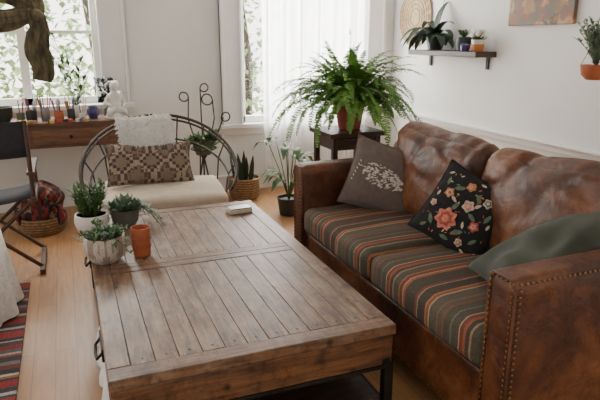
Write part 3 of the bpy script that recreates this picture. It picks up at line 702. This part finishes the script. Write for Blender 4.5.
# red patterned blanket in a low basket
g=G('blanket_basket',(-.27,4.72,0))
MB().m(M_wicker).lathe([(.14,0),(.17,.03),(.185,.10),(.18,.14),(.17,.14),(.16,.05),(0,.03)],wob=.01).obj('basket',g)
def crum(w,q):
    f=abs(noise.noise(w*9)); w+=Vector((q.x,q.y,q.z))*.05*(.5-f*2); return w
softbox('blanket',(.34,.32,.24),.11,M_redbag,g,(0,0,.20),amp=.03,freq=7,cuts=26,fn=crum)
softbox('blanket_fold',(.20,.26,.10),.045,M_redbag,g,(.06,-.03,.32),rot=(.2,.35,.4),amp=.02,freq=9,cuts=18)
# snake plant basket
mb=MB().m(M_wicker).lathe([(.11,0),(.135,.03),(.145,.1),(.14,.18),(.148,.2),(.135,.205),(.13,.18),(0,.17)],seg=40,wob=.01)
mb.m(M_darkleaf)
for k in range(12):
    a=k*2.4; r_=.02+.006*k; l=random.uniform(.2,.33); b_=Vector((r_*math.cos(a),r_*math.sin(a),.15)); d=Vector((math.cos(a)*.18,math.sin(a)*.18,1))
    mb.leaf([b_,b_+d*l*.35,b_+d*l*.7,b_+d*l],[.035,.05,.04,.003],side=(math.cos(a+1.2),math.sin(a+1.2),0))
mb.obj('potted_snake_plant',None,(1.46,5.08,0))
# leafy floor plant
mb=MB().m(M_blackpot).lathe([(.08,0),(.10,.14),(.105,.15),(.095,.15),(.09,.13),(0,.13)])
for k in range(17):
    a=k*2.4; l=random.uniform(.15,.52); d=Vector((math.cos(a)*.38,math.sin(a)*.38,1)).normalized(); p0=Vector((0,0,.12)); p1=p0+d*l
    mb.m(M_leaf).tube([p0,p0+d*l*.5+Vector((0,0,.03)),p1],.004,5)
    e=Vector((math.cos(a),math.sin(a),-.1)).normalized(); 
    mb.leaf([p1-e*.02,p1+e*.04+Vector((0,0,.03)),p1+e*.10+Vector((0,0,.02)),p1+e*.16-Vector((0,0,.04))],[.02,.075,.065,.004])
mb.obj('potted_peace_lily',None,(1.67,4.45,0))
# wire plant stand (curly)
g=G('curly_wire_plant_stand',(1.03,4.80,0))
mb=MB().m(M_ironlight)
for k in range(3): a=k*2.09+.3; mb.tube([(0,0,.5),(.06*math.cos(a),.06*math.sin(a),.2),(.16*math.cos(a),.16*math.sin(a),0)],.007)
for k,(x0,zt,cr) in enumerate([(-.10,.98,.05),(.0,1.05,.045),(.10,.95,.06),(.17,.80,.05)]):
    pts=[(0,0,.45),(x0*.6,0,.6),(x0*1.1,.02,.8),(x0,.02,zt)]
    s=1 if k%2 else -1
    for q in range(1,14): t=q*.5; pts.append((x0+s*(cr-cr*math.cos(t))*(1-q*.04),.02,zt+cr*math.sin(t)*(1-q*.04)))
    mb.tube(pts,.006,6)
mb.tube(ring(.10,.10,.55,24),.006,6,True); 
mb.obj('wire',g)
mb=MB().m(M_grpot).lathe([(.06,.5),(.085,.56),(.09,.62),(0,.61)])
for k in range(26): a=random.random()*6.28; sprig(mb,(0,0,.61),(math.cos(a),math.sin(a),random.uniform(.3,1.2)),random.uniform(.1,.28),M_leaf,9,.035,.05,.7)
mb.obj('ivy_pot',g)
# ---------------------------------------------------------------- fern and stand
g=G('wooden_plant_stand',(1.76,3.56,0))
mb=MB().m(M_dwoodz)
for x in(-.15,.15):
    for y in(-.14,.14): mb.box((x*1.05,y*1.05,.41),(.035,.035,.83))
mb.m(M_dwood); mb.box((0,0,.835),(.40,.36,.03))
for y in(-.147,.147): mb.box((0,y,.77),(.30,.02,.07)); mb.box((0,y,.35),(.30,.02,.03))
for x in(-.157,.157): mb.box((x,0,.77),(.02,.28,.07)); mb.box((x,0,.3),(.02,.28,.03))
mb.obj('stand',g,bevel=.003)
mb=MB().m(M_redpot).lathe([(.07,0),(.075,.01),(.10,.15),(.115,.155),(.118,.19),(.105,.19),(.1,.16),(0,.16)])
NF=230
for k in range(NF):
    a=k*2.39996+random.uniform(-.2,.2); inner=k/NF
    el=rad(80-62*inner+random.uniform(-12,12)); l=random.uniform(.36,.62)*(.78+.35*inner)
    if math.sin(a)<-.5: l*=.85
    p=Vector((.06*math.cos(a)*inner,.06*math.sin(a)*inner,.18)); d=Vector((math.cos(a)*math.cos(el),math.sin(a)*math.cos(el),math.sin(el)))
    steps=36; ds=l/steps; pts=[p.copy()]; curl=random.uniform(.035,.088)
    sw=random.uniform(-.03,.03)
    for i in range(steps):
        d=(d+Vector((-d.y*sw,d.x*sw,-curl*(.25+i/steps*1.4)))).normalized(); p=p+d*ds; pts.append(p.copy())
    mb.m(M_fern).tube(pts,[.002*(1-i/(steps+1)*.7) for i in range(steps+1)],3)
    for i in range(3,steps+1):
        t=(pts[i]-pts[i-1]).normalized(); sd=t.cross(Vector((0,0,1)));
        if sd.length<.05: continue
        sd.normalize(); f=i/steps; ww=.042*math.sin(math.pi*min(1,.2+f*.78))**.6*random.uniform(.85,1.1)
        for s in(-1,1):
            e=(sd*s+t*.2+Vector((0,0,random.uniform(-.5,.1)))).normalized()*ww
            q=pts[i]; o_=t*.0050
            mb.add([q-o_,q+e*.55-o_*1.1,q+e,q+e*.55+o_*1.1,q+o_],[(0,1,2,3,4)])
mb.obj('potted_fern',None,(1.78,3.56,.85),smooth=False)
# ---------------------------------------------------------------- right wall things
g=G('floating_shelf',(WX-.10,4.29,1.325))
box('board',(0,0,0),(.20,.98,.045),M_dwood,g,.005)
mb=MB().m(M_iron)
for y in(-.4,.4): mb.box((.09,y,-.07),(.012,.03,.10))
mb.obj('brackets',g)
SZ=1.348
mb=MB().m(M_blackpot).lathe([(.06,0),(.08,.1),(.085,.11),(.075,.11),(0,.1)])
for k in range(19):
    a=k*2.4; l=random.uniform(.26,.44); p=Vector((0,0,.1)); d=Vector((math.cos(a)*.6,math.sin(a)*.9,1)).normalized()
    if d.x>.05: d.x*=.1
    if d.y<-.3: l*=.7
    pts=[p]
    for i in range(8): d=(d+Vector((0,0,-.30))).normalized(); p=p+d*l/8; pts.append(p)
    mb.m(M_darkleaf).leaf(pts,[.03,.06,.08,.085,.085,.08,.06,.04,.005])
mb.m(M_leaf).tube([(0,0,.1),(0,-.05,.3),(0,-.12,.45)],.003,5)
mb.obj('potted_orchid',None,(WX-.115,4.48,SZ))
mb=MB().m(M_blackpot).lathe([(.05,0),(.065,.06),(.06,.11),(.05,.11),(0,.1)])
for k in range(12): a=random.random()*6.28; sprig(mb,(0,0,.1),(math.cos(a)*.5,math.sin(a)*.7,1),random.uniform(.05,.1),M_leaf,7,.02,.03,.3)
mb.obj('small_herb_pot',None,(WX-.10,4.10,SZ))
mb=MB().m(M_orange).lathe([(.04,0),(.05,.03),(.05,.055)]).m(M_white).lathe([(.05,.055),(.052,.09),(.045,.09),(0,.08)])
mb.m(M_white)
for k in range(16): a=random.random()*6.28; mb.sphere((.04*math.cos(a),.05*math.sin(a),.11+random.random()*.05),.018,7,5)
mb.m(M_leaf); rosette(mb,(0,0,.08),7,.09,.03,M_leaf)
mb.obj('white_flowering_plant',None,(WX-.11,3.90,SZ))
mb=MB().m(M_blue).lathe([(.03,0),(.035,.05),(.025,.06),(0,.05)]); mb.obj('blue_candle_glass',None,(WX-.16,4.00,SZ))
# woven fan
g=G('woven_palm_fan',(WX-.006,4.98,1.64))
mb=MB().m(M_straw)
n=40;R=.27
vs=[(-.006,0,0)];fs=[]
for k in range(n): a=2*math.pi*k/n; rr=R*(1 if k%2 else .985); vs.append((-.016 if k%2 else -.004,rr*math.cos(a),rr*math.sin(a)))
for k in range(n): fs.append((0,1+k,1+(k+1)%n))
mb.add(vs,fs); mb.m(M_strawd)
for r_ in(.08,.12,.16,.20,.235,.268): mb.tube([(-.012,r_*math.cos(2*math.pi*k/40),r_*math.sin(2*math.pi*k/40)) for k in range(40)],.004,5,True)
mb.obj('weave',g,smooth=False)
# picture
M_art,nt,b=newmat('painting')
mp=coords(nt); v=N(nt,'ShaderNodeTexVoronoi'); v.inputs['Scale'].default_value=9; nt.links.new(mp.outputs[0],v.inputs['Vector'])
s=N(nt,'ShaderNodeSeparateColor'); nt.links.new(v.outputs['Color'],s.inputs[0])
n=N(nt,'ShaderNodeTexNoise'); n.inputs['Scale'].default_value=10; n.inputs['Detail'].default_value=8; nt.links.new(mp.outputs[0],n.inputs['Vector'])
mm=N(nt,'ShaderNodeMath',operation='MULTIPLY'); nt.links.new(s.outputs[0],mm.inputs[0]); m2=N(nt,'ShaderNodeMath',operation='MULTIPLY'); m2.inputs[1].default_value=2; nt.links.new(n.outputs['Fac'],m2.inputs[0]); nt.links.new(m2.outputs[0],mm.inputs[1])
r=ramp(nt,[(0,(.16,.06,.02)),(.25,(.40,.20,.07)),(.45,(.05,.028,.018)),(.6,(.50,.30,.12)),(.8,(.24,.06,.03)),(.95,(.14,.11,.07))]); nt.links.new(mm.outputs[0],r.inputs[0]); nt.links.new(r.outputs[0],b.inputs['Base Color'])
g=G('canvas_painting',(WX-.015,3.36,1.79))
box('canvas',(0,0,0),(.03,.62,.50),M_art,g,.003)
# hanging planter on right wall
mb=MB().m(M_terra).lathe([(.05,0),(.08,.03),(.09,.09),(.08,.09),(0,.08)])
for k in range(60): a=random.random()*6.28; sprig(mb,(0,0,.08),(math.cos(a)*.5 if math.cos(a)<0 else .05,math.sin(a)*.5,random.uniform(.8,2.8)),random.uniform(.15,.42),M_sage,18,.016,.022,.3)
mb.m(M_iron).tube([(.115,0,.30),(.05,0,.33),(0,0,.3)],.004); 
for a in(0,2.1,4.2): mb.tube([(0,0,.3),(.088*math.cos(a),.088*math.sin(a),.085)],.002,4)
mb.obj('hanging_planter',None,(WX-.12,2.74,1.20))
# ---------------------------------------------------------------- lights / world
w=bpy.data.worlds.new('W'); bpy.context.scene.world=w; w.use_nodes=True
nt=w.node_tree; bg=nt.nodes['Background']; bg.inputs[0].default_value=(1,.955,.89,1)
tc=N(nt,'ShaderNodeTexCoord'); sp=N(nt,'ShaderNodeSeparateXYZ'); nt.links.new(tc.outputs['Generated'],sp.inputs[0])
mr=N(nt,'ShaderNodeMapRange'); mr.inputs['From Min'].default_value=.3; mr.inputs['From Max'].default_value=.8; mr.inputs['To Min'].default_value=1.0; mr.inputs['To Max'].default_value=5.5
nt.links.new(sp.outputs['Y'],mr.inputs[0]); nt.links.new(mr.outputs[0],bg.inputs[1])
def area(name,loc,rot,sx,sy,e,col=(1,1,1)):
    l=bpy.data.lights.new(name,'AREA'); l.shape='RECTANGLE'; l.size=sx; l.size_y=sy; l.energy=e; l.color=col
    o=bpy.data.objects.new(name,l); C.objects.link(o); o.location=loc; o.rotation_euler=rot; return o
area('daylight_window_2',(2.2,5.62,1.55),(rad(-90),0,0),1.25,1.7,130,(1,.98,.94))
area('daylight_window_1',(-.4,5.75,2.15),(rad(-65),0,0),1.4,.7,160,(1,.97,.92))
area('garden_fill_lamp',(.6,6.4,4.2),(rad(60),0,0),6,2,600,(1,.98,.9))  # added lamp outside, aimed away from the house to brighten the trees
cam=bpy.data.cameras.new('cam'); co=bpy.data.objects.new('camera',cam); C.objects.link(co)
cam.sensor_width=36; cam.lens=34.8; co.location=(0,0,1.45); co.rotation_euler=(rad(90-15.6),0,rad(-21.7)); cam.clip_start=.05
bpy.context.scene.camera=co
